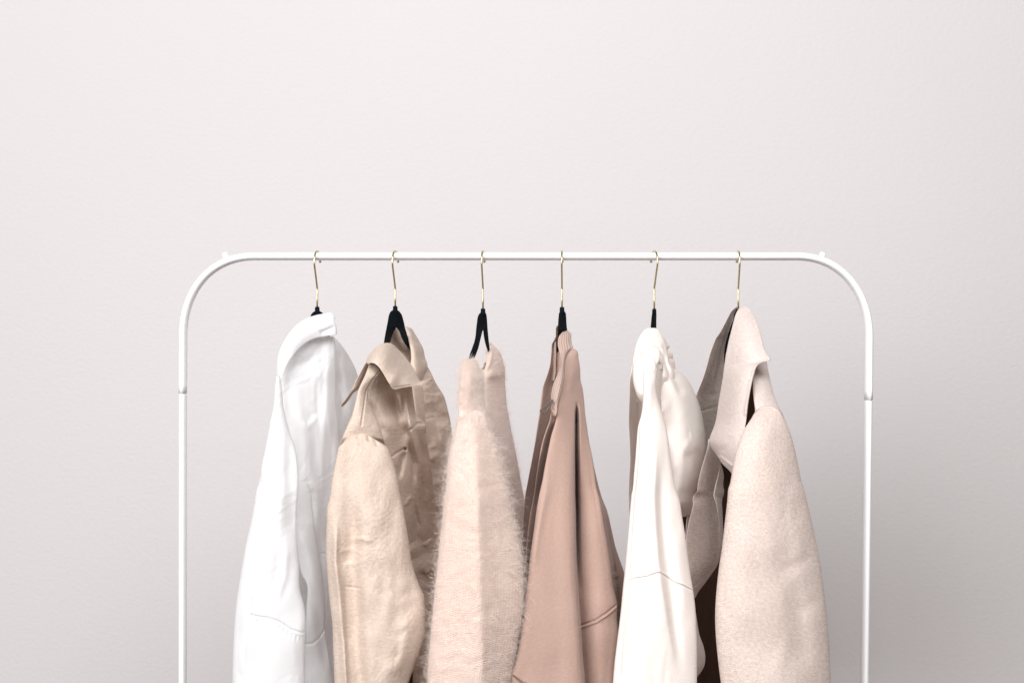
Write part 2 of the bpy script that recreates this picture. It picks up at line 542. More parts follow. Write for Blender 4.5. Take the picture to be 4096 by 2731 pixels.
def hanger(px, capy, ang, label, parts, cap=0.0062, capw=18):
    """parts: (rows, depth) panels that make the flocked body"""
    base = W(px, capy, 0)
    t = thing('clothes_hanger', label, 'hanger', base, HG)
    hook_mesh(px, capy, ang).build('hook', M['brass'], t)
    m = Mesh()
    m.panel([(px - capw / 2 + 1, capy, px + capw / 2 - 1, capy), (px - capw / 2, capy + 4, px + capw / 2, capy + 4), (px - capw / 2, capy + 24, px + capw / 2, capy + 24)],
            [(0, 0, 0, 0, 0.0034)], cap=(4, 0), step=2)
    for rows, depth in parts:
        m.panel(rows, depth, step=3, cap=(3, 3))
    m.build('hanger_body', M['velvet'], t)
    return t


hanger(1269, 1227, 0.12, 'black velvet hanger with brass hook, neck just above the white shirt collar', [
    (R('A', (86, 722, 756), (96, 706, 772), (110, 692, 788), (128, 684, 800), (170, 672, 815), (230, 660, 828), (300, 650, 840)), [(0, .004, -.004, 0, .003), (.3, .02, -.02, 0, .003), (1, .03, -.03, 0, .003)]),
    (R('A', (300, 690, 760), (360, 690, 740)), [(0, .0, .0, 0, .003), (1, .0, .0, 0, .003)]),
    (R('A', (300, 740, 840), (420, 820, 900), (600, 900, 960)), [(0, -.03, -.03, 0, .003), (1, -.12, -.13, 0, .003)])])
hanger(1581, 1224, 0.17, 'black velvet hanger with wide open neck showing above the beige linen shirt', [
    (R('C', (80, 541, 581), (90, 527, 594), (108, 516, 609), (140, 507, 622), (180, 500, 632), (222, 492, 641)), [(0, .004, -.004, 0, .003), (1, .035, -.035, 0, .0032)]),
    (R('C', (200, 495, 578), (222, 492, 568), (250, 486, 552), (300, 477, 532), (345, 470, 521), (420, 455, 500), (520, 430, 470)), [(0, .03, .003, 0, .0032), (.15, .037, .004, 0, .0032), (.5, .07, .03, 0, .003), (1, .15, .15, 0, .003)]),
    (R('C', (200, 562, 636), (222, 573, 641), (250, 594, 650), (300, 612, 663), (350, 640, 676), (400, 678, 690), (460, 715, 725)), [(0, -.003, -.03, 0, .0032), (.15, -.004, -.037, 0, .0032), (.5, -.03, -.06, 0, .003), (1, -.14, -.15, 0, .003)])])
hanger(1932, 1234, 0.10, 'black velvet hanger with narrow forked neck above the fluffy blush sweater', [
    (R('C', (100, 1244, 1284), (112, 1232, 1290), (140, 1221, 1295), (180, 1215, 1298), (240, 1208, 1302)), [(0, .004, -.004, 0, .003), (1, .035, -.035, 0, .0034)]),
    (R('C', (225, 1210, 1275), (240, 1208, 1264), (270, 1206, 1255), (330, 1195, 1240), (380, 1178, 1228), (430, 1160, 1210), (475, 1146, 1192), (500, 1135, 1185)), [(0, .034, .01, 0, .0034), (.6, .075, .06, 0, .0034), (1, .095, .09, 0, .0034)]),
    (R('C', (225, 1258, 1300), (240, 1264, 1302), (270, 1268, 1305), (330, 1278, 1311), (380, 1292, 1317), (410, 1302, 1320), (500, 1330, 1345)), [(0, -.01, -.034, 0, .0034), (.5, -.04, -.06, 0, .003), (1, -.12, -.12, 0, .003)])])
hanger(2248, 1228, 0.06, 'black velvet hanger seen nearly edge on above the rose taupe zip sweatshirt', [
    (R('E', (88, 682, 714), (100, 674, 724), (130, 669, 729), (180, 665, 732), (240, 662, 737)), [(0, .004, -.004, 0, .003), (1, .035, -.035, 0, .004)]),
    (R('E', (230, 662, 700), (300, 664, 694), (420, 650, 690), (520, 640, 680)), [(0, .03, .01, 0, .003), (1, -.06, -.06, 0, .003)]),
    (R('E', (226, 695, 737), (260, 698, 738), (330, 700, 742), (440, 720, 760)), [(0, -.01, -.03, 0, .003), (1, .06, .06, 0, .003)])])
hanger(2617, 1235, -0.19, 'black velvet hanger seen edge on above the cream hooded sweatshirt', [
    (R('G', (86, 319, 351), (120, 314, 352), (170, 309, 351), (232, 306, 350), (262, 310, 345)), [(0, .015, -.015, 0, .003), (1, .01, -.01, 0, .003)])], capw=16)
hanger(2953, 1236, 0.03, 'black velvet hanger mostly hidden inside the collar of the oatmeal wool coat', [
    (R('G', (74, 990, 1022), (110, 975, 1020), (160, 962, 1015), (240, 935, 1010), (330, 908, 1000), (430, 893, 940), (540, 893, 910)), [(0, .004, -.004, 0, .003), (.3, -.04, -.05, 0, .004), (1, -.08, -.09, 0, .004)])], capw=16)

# ------------------------------------------------------------------ 1 white shirt
sh = thing('shirt', 'crisp white cotton shirt at the left end of the rack', 'shirt', W(1250, 1300, 0))
BOT = 3000
pw = crumple(31, 0.0022, 85, 2.4, 0.9)
sw = soft_wrinkle(41, 0.005, 70, 300)
Mesh().panel(R('A', (296, 780, 878), (330, 770, 908), (400, 760, 962), (470, 750, 1005), (540, 745, 1040), (640, 740, 1072), (800, 740, 1100), (1000, 740, 1125), (1300, 740, 1150)) + R('B', (300, 740, 1160), (900, 740, 1160), (2000, 700, 1150)),
             [(0, -.01, -.03, 0, .004), (.15, -.02, -.12, .0, .012), (1, -.03, -.13, 0, .02)],
             [fold(P('A', (905, 420), (960, 560), (1000, 800), (1010, 1000)), .012, 14, 22), fold(P('A', (890, 560), (935, 800), (940, 1000)), -.010, 12), soft_wrinkle(5, .003, 40, 160)]).build('back_panel', M['poplin'], sh)
Mesh().panel(R('A', (290, 700, 870), (345, 575, 878), (420, 520, 882), (500, 450, 882), (600, 414, 882), (700, 403, 880), (850, 388, 886), (1000, 354, 906), (1130, 332, 918), (1270, 302, 935), (1450, 273, 950)) + R('B', (0, 262, 960), (300, 202, 975), (540, 152, 985), (720, 121, 990), (920, 91, 995), (1120, 75, 1000), (1280, 65, 1000), (1568, 58, 1000), (2100, 45, 1000)),
             [(0, .07, .04, .0, .006), (.12, .09, .04, .006, .006), (.3, .11, .03, .006, .006), (.55, .11, .02, .0, .006), (1, .10, .01, .0, .008)],
             [fold(P('A', (700, 370), (560, 440), (475, 600), (455, 760), (480, 920), (560, 1060)), .006, 26, 20),
              fold(P('A', (620, 420), (530, 560), (500, 720), (520, 880), (600, 1000)), -.006, 30, 30),
              fold(P('A', (770, 350), (690, 470), (600, 560)), -.006, 16, 22),
              fold(P('A', (840, 380), (800, 600), (810, 900), (860, 1200)), .014, 40, 24),
              fold(P('A', (760, 560), (745, 760), (740, 900), (620, 980)), -.006, 18, 26),
              fold(P('A', (600, 960), (660, 1020), (760, 900)), .004, 12, 12),
              fold(P('A', (640, 1200), (700, 1400)) + P('B', (740, 200), (800, 520)), .008, 26, 26),
              fold(P('B', (735, 520), (770, 535), (830, 525)), -.0025, 3, 3),
              pw, sw]).build('front_panel', M['poplin'], sh)
Mesh().panel(R('A', (290, 700, 872), (300, 660, 874), (330, 620, 880), (365, 600, 884)), [(0, .05, .02, .012, .003)], step=3, cap=(3, 3), p=.2).build('collar_stand', M['poplin'], sh)
Mesh().panel(R('A', (868, 103, 892, 272), (850, 98, 880, 276), (800, 106, 800, 291), (720, 122, 720, 306), (622, 160, 645, 345), (542, 228, 588, 392), (480, 312, 541, 450), (434, 405, 500, 512), (411, 520, 466, 590), (405, 630, 440, 655), (402, 720, 425, 715)),
             [(0, .05, .062, .003, .0013), (.3, .075, .09, .006, .0015), (.7, .11, .125, .006, .0015), (1, .125, .135, .002, .0015)],
             [fold(P('A', (870, 165), (800, 215), (700, 235)), .003, 8, 10), fold(P('A', (880, 215), (840, 230), (760, 265)), -.0025, 6), fold(P('A', (760, 120), (735, 180), (730, 250)), -.0015, 12), pw],
             p=.16, step=3, cap=(5, 5)).build('collar', M['poplin'], sh)
Mesh().panel(R('A', (104, 850, 876), (150, 858, 881), (170, 864, 874), (200, 862, 886), (273, 868, 897)), [(0, .03, .028, 0, .002)], p=.2, step=3, cap=(3, 3)).build('collar_tip', M['poplin'], sh)
# second layer of the sleeve, then the near sleeve
Mesh().panel(R('A', (1040, 500, 560), (1100, 500, 592), (1200, 500, 616), (1350, 500, 641), (1480, 520, 660)) + R('B', (0, 530, 668), (200, 545, 702), (380, 560, 727), (520, 575, 751), (700, 610, 780), (790, 655, 789), (880, 655, 796), (980, 648, 801), (1120, 640, 800), (1350, 630, 832), (1568, 625, 868), (2100, 600, 900)),
             [(0, .03, .02, 0, .004), (.2, .10, .08, 0, .006), (.3, .135, .11, .0, .010), (1, .12, .09, .0, .014)],
             [fold(P('B', (600, 300), (680, 560), (730, 800)), .008, 18, 26), fold(P('B', (640, 1258), (700, 1250), (760, 1200), (795, 1140)), -.003, 3, 3), fold(P('B', (730, 900), (770, 1200), (820, 1500)), -.010, 20, 20), pw]).build('sleeve', M['poplin'], sh)
gath = [fold(P('B', (x, y + 6), (x - 8, y + 80)), -.0013, 4, 6, taper=(.05, .8)) for x, y in ((225, 1045), (262, 1050), (300, 1052), (335, 1054), (372, 1065), (405, 1082), (440, 1100), (475, 1118), (508, 1142), (540, 1162), (575, 1176), (605, 1182))]
Mesh().panel(R('A', (600, 413, 440), (700, 402, 455), (850, 388, 468), (960, 364, 492), (1060, 345, 520), (1180, 322, 560), (1350, 288, 585), (1480, 270, 590)) + R('B', (0, 262, 590), (150, 232, 575), (300, 202, 570), (450, 168, 577), (640, 135, 592), (830, 104, 601), (950, 88, 633), (1060, 78, 646), (1250, 67, 637), (1568, 58, 636), (2100, 45, 640)),
             [(0, .145, .14, 0, .006), (.15, .165, .155, 0, .012), (.4, .17, .165, .006, .018), (1, .16, .155, .008, .024)],
             [fold(P('A', (440, 640), (400, 900), (378, 1200)) + P('B', (338, 0), (300, 250), (262, 450), (230, 700), (190, 1020), (160, 1300), (140, 1568)), -.007, 10, 7),
              fold(P('A', (500, 1050), (520, 1250), (530, 1500)) + P('B', (530, 300), (545, 480)), -.008, 26, 24),
              fold(P('A', (470, 900), (460, 1150), (440, 1400)) + P('B', (440, 200), (420, 500)), .005, 28, 24),
              fold(P('B', (500, 420), (480, 700), (400, 950)), .006, 18, 14), fold(P('B', (300, 600), (250, 850), (220, 980)), .004, 12, 12),
              fold(P('B', (185, 1012), (250, 1035), (340, 1045), (440, 1078), (520, 1135), (600, 1160), (640, 1165)), -.0035, 3, 3, taper=(.05, .02)),
              pw, sw] + gath, step=3.5, cap=(20, 0)).build('sleeve', M['poplin'], sh)

# ------------------------------------------------------------------ 2 linen shirt
li = thing('shirt', 'wrinkled beige linen shirt with drooping pointed collar', 'shirt', W(1580, 1400, 0))
lw = crumple(61, 0.0020, 60, 1.5, 0.5)
lw2 = crumple(63, 0.0010, 36, 2.6, 0.15)
# far half (shoulder and sleeve beyond the placket)
Mesh().panel(R('C', (500, 600, 800), (560, 600, 838), (660, 600, 886), (760, 600, 948), (880, 600, 984), (980, 600, 1006), (1100, 600, 1022), (1300, 600, 1045), (1500, 620, 1060)) + R('D', (200, 250, 640), (700, 280, 640), (1568, 300, 640), (2100, 300, 640)),
             [(0, -.05, -.10, 0, .01), (.15, -.02, -.20, 0, .02), (1, .0, -.26, 0, .02)],
             [fold(P('C', (878, 670), (878, 760), (860, 860), (880, 950), (905, 1100), (915, 1180), (950, 1260)), -.008, 6, 8),
              fold(P('C', (800, 800), (860, 790)), -.005, 8), fold(P('C', (800, 955), (870, 932)), -.005, 4),
              fold(P('C', (820, 1180), (900, 1160)), .006, 10, raw=True), fold(P('C', (830, 1280), (930, 1230)), .007, 12, raw=True), fold(P('C', (800, 1520), (930, 1440)), .008, 12, raw=True),
              fold(P('D', (400, 180), (520, 130)), .008, 10, raw=True), fold(P('D', (380, 480), (470, 400)), .008, 10, raw=True), fold(P('D', (390, 700), (480, 640)), .008, 12, raw=True),
              crumple(71, .009, 38, 1.3, 1.1)]).build('back_panel', M['linen'], li)
# inner neck and far collar leaf
Mesh().panel(R('C', (225, 562, 600), (260, 540, 640), (340, 522, 690), (430, 560, 700), (520, 640, 705)), [(0, -.03, -.10, 0, .002)], [crumple(73, .004, 30, 3, 0.1)], p=.2, step=3, cap=(4, 4)).build('collar_stand', M['linen'], li)
Mesh().panel(R('C', (214, 640, 660), (226, 648, 690), (262, 662, 715), (320, 668, 750), (400, 684, 789), (460, 688, 800), (520, 684, 820), (560, 690, 816), (600, 700, 800), (660, 700, 780)),
             [(0, -.06, -.075, .002, .002), (.5, -.045, -.11, .022, .003), (1, -.04, -.10, .02, .003)],
             [fold(P('C', (700, 300), (745, 370), (775, 450), (782, 540)), -.002, 3), crumple(75, .0016, 40)], p=.2, step=3, cap=(4, 4)).build('collar', M['linen'], li)
# near front with placket folds
Mesh().panel(R('C', (495, 362, 660), (530, 345, 690), (580, 328, 694), (640, 300, 695), (720, 266, 700), (820, 241, 712), (920, 214, 735), (985, 186, 800), (1080, 150, 808), (1180, 116, 825), (1300, 130, 845), (1500, 150, 870)) + R('D', (100, -200, 480), (300, -150, 500), (700, -100, 480), (1200, -60, 440), (2100, 0, 440)),
             [(0, .12, .06, .0, .006), (.12, .16, .05, .01, .01), (.3, .18, -.04, .02, .012), (.5, .16, -.15, .02, .012), (1, .16, -.18, 0, .012)],
             [fold(P('C', (438, 556), (372, 640), (330, 725), (312, 850), (288, 1020)), -.003, 3, 3, raw=True),
              fold(P('C', (540, 700), (570, 850), (640, 1050), (640, 1170)), -.016, 22, 14, raw=True), fold(P('C', (650, 700), (660, 850), (690, 1050), (760, 1300), (780, 1500)), .014, 10, 14, raw=True),
              fold(P('C', (600, 720), (605, 900), (625, 1050)), .008, 8), fold(P('C', (690, 700), (705, 860), (735, 985)), -.012, 5, 10, raw=True),
              fold(P('C', (530, 1255), (575, 1222), (637, 1185)), -.004, 4), fold(P('C', (667, 1045), (700, 1025), (738, 985)), -.004, 4), fold(P('C', (738, 985), (800, 985)), -.007, 6, taper=(0, 0)),
              fold(P('C', (740, 1000), (765, 1200), (790, 1500)) + P('D', (380, 100), (400, 400)), -.014, 14, 22, raw=True), fold(P('C', (640, 1185), (620, 1300), (590, 1450)), -.010, 12, 8, raw=True),
              fold(P('C', (345, 780), (420, 960), (480, 1130)), -.010, 8, 20, raw=True), fold(P('C', (650, 1100), (700, 1300), (712, 1500)), -.012, 6, 10, raw=True),
              fold(P('D', (300, 60), (235, 160)), .008, 8), fold(P('D', (310, 100), (345, 300), (360, 600)), -.012, 5, 8, raw=True), fold(P('D', (370, 700), (385, 850)), .008, 6),
              fold(P('C', (640, 1185), (642, 1195)), -.02, 3, 3, taper=(0, 0)), lw, lw2], step=3.5).build('front_panel', M['linen'], li)
Mesh().panel(R('C', (690, 696, 782), (760, 702, 788), (860, 716, 794), (940, 730, 798), (983, 736, 800)), [(0, -.005, -.035, .004, .003)], [fold(P('C', (712, 700), (735, 880), (752, 970)), .003, 8), lw2], p=.2, step=3, cap=(3, 4)).build('placket', M['linen'], li)
# near collar: left leaf, right leaf
Mesh().panel(R('C', (330, 488, 385, 505), (304, 535, 352, 548), (275, 590, 325, 600), (246, 645, 296, 655), (222, 696, 266, 712), (196, 745, 225, 745), (160, 797, 190, 800), (132, 830, 165, 830), (126, 846, 142, 852)),
             [(0, .155, .125, .004, .0016), (.6, .15, .125, .006, .0016), (1, .14, .13, 0, .0016)], [fold(P('C', (335, 500), (235, 690), (140, 845)), -.0015, 2.5), lw2], p=.2, step=3, cap=(3, 4)).build('collar_leaf', M['linen'], li)
Mesh().panel(R('C', (345, 512, 322, 496), (358, 505, 345, 448), (378, 503, 385, 398), (402, 511, 425, 364), (428, 533, 472, 344), (452, 565, 522, 344), (478, 608, 582, 390), (512, 665, 640, 450), (558, 718, 692, 520), (618, 703, 728, 582), (672, 694, 746, 622), (718, 690, 762, 646), (760, 682, 790, 641), (788, 668, 804, 645)),
             [(0, .165, .14, .0, .0018), (.25, .18, .10, .018, .002), (.55, .18, .06, .026, .0022), (.8, .15, .08, .018, .0022), (1, .12, .10, 0, .0018)],
             [fold(P('C', (400, 528), (435, 560), (470, 615), (505, 665), (550, 702), (620, 690), (700, 678)), -.0015, 2.5), fold(P('C', (500, 640), (590, 600), (720, 640)), .006, 24, 24), crumple(81, .0012, 50)],
             p=.14, step=3, cap=(5, 5)).build('collar_leaf', M['linen'], li)
Mesh().panel(R('C', (498, 352, 392), (530, 346, 425), (575, 330, 438), (640, 302, 385), (720, 267, 348), (800, 246, 348), (880, 226, 378), (960, 202, 418), (1020, 173, 440), (1080, 146, 458), (1130, 128, 475), (1180, 112, 492), (1215, 106, 510)),
             [(0, .145, .14, 0, .004), (.3, .185, .165, .0, .012), (.7, .195, .170, .005, .009), (.84, .192, .166, .003, .008), (.9, .18, .156, .002, .007), (1, .15, .13, 0, .006)],
             [fold(P('C', (440, 562), (374, 642), (330, 725), (312, 850), (288, 1020)), -.003, 3, 3), crumple(86, .0012, 40)], step=3, cap=(4, 0), p=.35).build('yoke', M['linen'], li)
# near sleeve
Mesh().panel(R('C', (104, 1192, 112, 1180), (104, 1190, 200, 1085), (100, 1215, 300, 1060), (94, 1245, 400, 1112), (86, 1285, 492, 1172), (74, 1340, 530, 1252), (60, 1410, 560, 1350), (46, 1500, 585, 1455), (38, 1568, 600, 1550)) +
             R('B', (818, 160, 1412, 110), (811, 300, 1444, 270), (807, 450, 1470, 430), (811, 600, 1492, 590), (822, 740, 1530, 720), (832, 850, 1562, 800), (842, 950, 1596, 880), (852, 1040, 1608, 970), (860, 1120, 1612, 1080), (863, 1240, 1604, 1190), (868, 1360, 1568, 1310), (871, 1460, 1510, 1450), (876, 1568, 1466, 1568), (880, 2100, 1430, 2100)),
             [(0, .212, .19, 0, .006), (.1, .21, .185, .004, .012), (.25, .205, .18, .01, .020), (.6, .19, .165, .012, .03), (1, .18, .165, .012, .03)],
             [fold(P('C', (210, 1090), (215, 1300), (220, 1568)) + P('B', (1020, 300), (1010, 600), (1035, 900), (1045, 1200), (1075, 1568), (1090, 1750)), -.017, 44, 34, taper=(.4, 0), raw=True),
              fold(P('B', (890, 200), (885, 600), (920, 900), (950, 1250), (975, 1568), (985, 1700)), .016, 16, 12, 'g', taper=(.2, 0)),
              fold(P('B', (955, 620), (960, 900), (975, 1200), (985, 1568), (990, 1700)), -.006, 6, 14, taper=(.3, 0)),
              fold(P('B', (900, 520), (1000, 500), (1060, 505)), .003, 12, 10), fold(P('B', (1000, 420), (1100, 412), (1200, 440)), .005, 13, 10), fold(P('B', (940, 640), (1000, 610), (1060, 625)), .003, 12, 10),
              fold(P('B', (960, 795), (1100, 812)), -.0015, 3), fold(P('B', (1568, 950), (1440, 1120), (1400, 1230), (1350, 1400), (1300, 1568)), .013, 30, 40),
              fold(P('B', (1440, 1090), (1395, 1200), (1375, 1320), (1320, 1460)), -.010, 24, 18), fold(P('B', (1330, 920), (1450, 850), (1560, 835)), -.004, 18, 22), fold(P('B', (1250, 560), (1260, 800), (1350, 900)), -.006, 30, 24),
              fold(P('C', (270, 1060), (262, 1110)), -.003, 5), fold(P('C', (345, 1075), (352, 1130)), -.004, 5), fold(P('C', (400, 1115), (420, 1170)), -.003, 5),
              lw, crumple(83, .0010, 34, 3.0, 0.1)], step=3.5, cap=(8, 0)).build('sleeve', M['linen'], li)

# ------------------------------------------------------------------ 3 mohair sweater
mo = thing('sweater', 'fluffy blush pink mohair knit sweater in the middle of the rack', 'sweater', W(1940, 1450, 0))
rows_far = R('C', (342, 1314, 1330), (360, 1306, 1345), (400, 1298, 1388), (470, 1288, 1420), (545, 1255, 1438), (600, 1250, 1440), (640, 1180, 1440), (750, 1140, 1447), (850, 1130, 1456), (1000, 1130, 1482), (1150, 1150, 1512), (1300, 1160, 1542), (1450, 1200, 1568), (1540, 1200, 1585)) + R('D', (200, 800, 1210), (500, 800, 1230), (1000, 800, 1230), (2100, 800, 1230))
dep_far = [(0, -.08, -.09, 0, .006), (.12, -.03, -.12, .02, .014), (.22, .09, -.15, .01, .012), (.5, .12, -.19, .0, .012), (1, .10, -.22, 0, .02)]
Mesh().panel(rows_far, dep_far, [fold(P('C', (1325, 360), (1335, 430), (1310, 520), (1262, 590)), .010, 8, 9), fold(P('C', (1380, 700), (1400, 1000), (1450, 1400)), .012, 20, 30), soft_wrinkle(91, .004, 50, 160)]).build('back_panel', M['mohair'], mo)
rows_near = R('C', (472, 1140, 1196), (482, 1118, 1208), (505, 1098, 1218), (560, 1086, 1240), (600, 1083, 1262), (680, 1077, 1270), (770, 1070, 1270), (860, 1069, 1280), (940, 1066, 1290), (1040, 1050, 1290))
Mesh().panel(rows_near, [(0, .10, .09, 0, .008), (.2, .13, .09, .004, .012), (.45, .16, .10, .006, .012), (.85, .185, .14, .008, .012), (1, .19, .15, .008, .012)],
             [fold(P('C', (1165, 500), (1150, 700), (1150, 880)), .006, 16, 20)] +
             [fold(P('C', (1092 + i * 9, 590 + i * 4), (1078 + i * 10, 760), (1070 + i * 14, 935 - i * 12)), -.0012, 2.2) for i in range(8)], cap=(16, 0), step=3).build('yoke', M['mohair'], mo)
rows_sl = R('C', (1072, 955, 1085, 930), (1064, 962, 1130, 902), (1056, 980, 1200, 884), (1048, 1005, 1262, 898), (1036, 1045, 1292, 945), (1018, 1105, 1325, 1035), (1000, 1180, 1368, 1120), (983, 1300, 1402, 1235), (972, 1430, 1430, 1350), (964, 1530, 1455, 1455)) + \
    R('D', (553, 80, 1078, 60), (540, 250, 1100, 210), (516, 450, 1134, 365), (501, 620, 1166, 510), (482, 800, 1183, 660), (466, 980, 1187, 820), (451, 1120, 1182, 960), (440, 1250, 1166, 1100), (426, 1400, 1140, 1250), (420, 1568, 1105, 1440), (415, 1700, 1080, 1620), (410, 2100, 1060, 2100))
dep_sl = [(0, .185, .17, 0, .004), (.1, .195, .18, .004, .012), (.3, .20, .18, .01, .026), (1, .19, .16, .01, .03)]
fs = [fold(P('C', (1188, 870), (1192, 1100), (1203, 1300), (1210, 1500)) + P('D', (815, 100), (822, 300), (828, 600), (836, 900), (846, 1150), (857, 1700)), .022, 95, 52, 's', taper=(.06, 0), raw=True),
      fold(P('C', (1130, 905), (1125, 980)), .003, 6), fold(P('C', (1165, 890), (1165, 980)), .003, 6), fold(P('C', (1215, 890), (1225, 970)), .003, 6), soft_wrinkle(95, .0025, 50, 60)]
Mesh().panel(rows_sl, dep_sl, fs, step=3.5, cap=(8, 0)).build('sleeve', M['mohair'], mo)
m = Mesh()
for q, (x, y) in enumerate(((1283, 505), (1278, 514), (1281, 522), (1272, 530), (1276, 538), (1264, 542), (1270, 548), (1259, 551))):
    m.ball(W(1300 + x / 2, 1200 + y / 2, -.012), 0.0011, n=6)
m.build('beaded_tag', M['steel'], mo)


def fibres(name, rows, depth, folds, count, lmin, lmax, mat, parent, edge_bias, seed, rad=0.00009, cap=(18, 0), p=.34, ymax=2760):
    """loose mohair strands rooted all over the knit"""
    PX, PY, fr_, bk_, ux, uy = panel_data(rows, depth, folds, step=6, cap=cap, p=p)
    r = np.random.default_rng(seed)
    m = Mesh(); nv, nu = PX.shape
    pts3 = WA(PX, PY, fr_)
    du = np.gradient(pts3, axis=1); dv = np.gradient(pts3, axis=0)
    nr = np.cross(dv, du); nr /= np.linalg.norm(nr, axis=2)[..., None] + 1e-12
    nr *= np.sign(-nr[..., 1:2] + 1e-9)
    c = 0; vs_, fs_ = [], []
    while c < count:
        v = r.uniform(0.005, 1); i = int(v * (nv - 1))
        if PY[i, 0] > ymax: continue
        if r.random() < edge_bias: u = r.beta(0.22, 0.22)
        else: u = r.random()
        j = min(nu - 1, int(round(u * (nu - 1))))
        n0 = nr[i, j].copy(); base = pts3[i, j]
        e = (j / (nu - 1)) * 2 - 1
        n0 = n0 * (1 - abs(e) ** 4 * .6) + np.array([np.sign(e), -.2, 0]) * abs(e) ** 4
        n0 /= np.linalg.norm(n0)
        L = r.uniform(lmin, lmax) * (1 if r.random() < .75 else 2.0)
        k = 9
        tdir = r.normal(size=3) * .8; tdir[2] -= .2; dirv = n0 * .8 + tdir * .75; dirv /= np.linalg.norm(dirv)
        curl = r.normal(size=3) * .8
        pos = base.copy(); path_ = [pos.copy()]
        for q in range(k - 1):
            pos = pos + dirv * L / (k - 1); path_.append(pos.copy())
            curl = curl + r.normal(size=3) * .25
            dirv = dirv + curl * .55; dirv /= np.linalg.norm(dirv)
        path_ = np.array(path_)
        tan = np.gradient(path_, axis=0); tan /= np.linalg.norm(tan, axis=1)[:, None]
        s = np.cross(tan, [0.3, 1, .2]); s /= np.linalg.norm(s, axis=1)[:, None] + 1e-9
        t2 = np.cross(tan, s)
        rr = rad * np.linspace(1, .5, k)[:, None]
        ring = np.stack([path_ + s * rr, path_ + (-.5 * s + .87 * t2) * rr, path_ + (-.5 * s - .87 * t2) * rr], 1)
        idx = np.arange(k * 3).reshape(k, 3) + c * k * 3; jd = np.roll(idx, -1, 1)
        vs_.append(ring.reshape(-1, 3)); fs_.append(np.stack([idx[:-1], jd[:-1], jd[1:], idx[1:]], -1).reshape(-1, 4))
        c += 1
    m.v = [np.concatenate(vs_)]; m.f = [np.concatenate(fs_)]; m.uv = [np.zeros((len(m.v[0]), 2))]; m.n = len(m.v[0])
    o = m.build(name, mat, parent); o['kind'] = 'stuff'
    return o


strand = plain('mohair_strand', (0.90, 0.80, 0.73), 0.6, var=0.05)
fibres('fuzz', rows_sl, dep_sl, fs, 5500, .004, .014, strand, mo, .93, 5)
fibres('fuzz', rows_far, dep_far, [], 5000, .004, .010, strand, mo, .9, 6)
fibres('fuzz', rows_near, [(0, .10, .09, 0, .008), (.2, .13, .09, .004, .012), (.45, .16, .10, .006, .012), (.85, .185, .14, .008, .012), (1, .19, .15, .008, .012)], [], 3200, .003, .009, strand, mo, .6, 8, ymax=1640)

# ------------------------------------------------------------------ 4 rose taupe zip sweatshirt
zs = thing('sweatshirt', 'rose taupe zip neck sweatshirt right of the fluffy sweater', 'sweatshirt', W(2250, 1400, 0))
tw = soft_wrinkle(101, .0022, 60, 220)
Mesh().panel(R('E', (204, 655, 662), (225, 648, 665), (310, 640, 668), (340, 621, 670), (420, 611, 672), (520, 600, 690), (620, 570, 700), (690, 545, 700), (780, 531, 700), (880, 519, 700), (1000, 500, 700), (1150, 478, 700), (1300, 450, 700), (1430, 425, 700), (1568, 400, 700)) + R('F', (250, 185, 600), (700, 160, 600), (1200, 130, 600), (2100, 100, 600)),
             [(0, -.02, -.03, 0, .004), (.2, .0, -.10, 0, .006), (.4, .02, -.20, 0, .008), (1, .03, -.24, 0, .01)],
             [fold(P('E', (650, 240), (640, 400), (635, 560), (622, 660)), .004, 4), fold(P('E', (633, 330), (622, 450), (612, 600), (575, 800)), -.003, 5), fold(P('E', (560, 640), (530, 900), (480, 1200)), .006, 8), tw], step=3.5).build('back_panel', M['taupe'], zs)
Mesh().panel(R('E', (300, 634, 652), (400, 630, 652), (520, 626, 650), (590, 626, 648), (650, 622, 636)), [(0, -.022, -.022, 0, .003)], p=.4, step=3, cap=(4, 4)).build('zipper_tape', M['tauperib'], zs)
Mesh().panel(R('E', (900, 606, 660), (960, 596, 665), (1040, 568, 660), (1160, 532, 640), (1300, 508, 620), (1420, 490, 600), (1568, 470, 600)) + R('F', (220, 240, 500), (450, 213, 460), (700, 195, 440), (1100, 165, 420), (2100, 120, 420)),
             [(0, .15, .14, 0, .004), (.3, .12, .02, 0, .008), (1, .12, -.04, 0, .01)], [fold(P('E', (640, 960), (590, 1080), (560, 1250)), -.012, 10, 14), fold(P('E', (610, 960), (560, 1100), (520, 1300)), .008, 8, 8), tw]).build('front_panel', M['taupe'], zs)
# lining seen in the neck opening
Mesh().panel(R('E', (235, 655, 720), (330, 652, 735), (450, 648, 740), (560, 646, 730), (640, 630, 700)), [(0, -.03, -.02, 0, .002)], p=.2, step=3, cap=(3, 3)).build('inner_neck', M['taupe'], zs)
# layers beyond on the right
Mesh().panel(R('E', (900, 800, 880), (1200, 820, 925), (1400, 850, 968), (1568, 850, 1012)) + R('F', (200, 760, 860), (350, 780, 895), (480, 790, 925), (600, 800, 965), (700, 800, 1000), (900, 800, 1040), (2100, 800, 1060)), [(0, -.06, -.14, 0, .006), (1, -.06, -.24, 0, .01)], [tw]).build('sleeve', M['taupe'], zs)
Mesh().panel(R('E', (1100, 820, 905), (1250, 840, 938), (1400, 850, 962), (1540, 860, 985)) + R('F', (150, 770, 830), (350, 790, 866), (500, 800, 898), (620, 810, 928), (690, 820, 938), (705, 820, 948), (735, 820, 940), (760, 820, 948), (900, 820, 956), (1200, 820, 960), (2100, 820, 950)), [(0, .02, -.05, 0, .006), (1, .04, -.12, 0, .01)], [fold(P('F', (890, 712), (945, 702)), -.006, 4), tw]).build('side_panel', M['taupe'], zs)
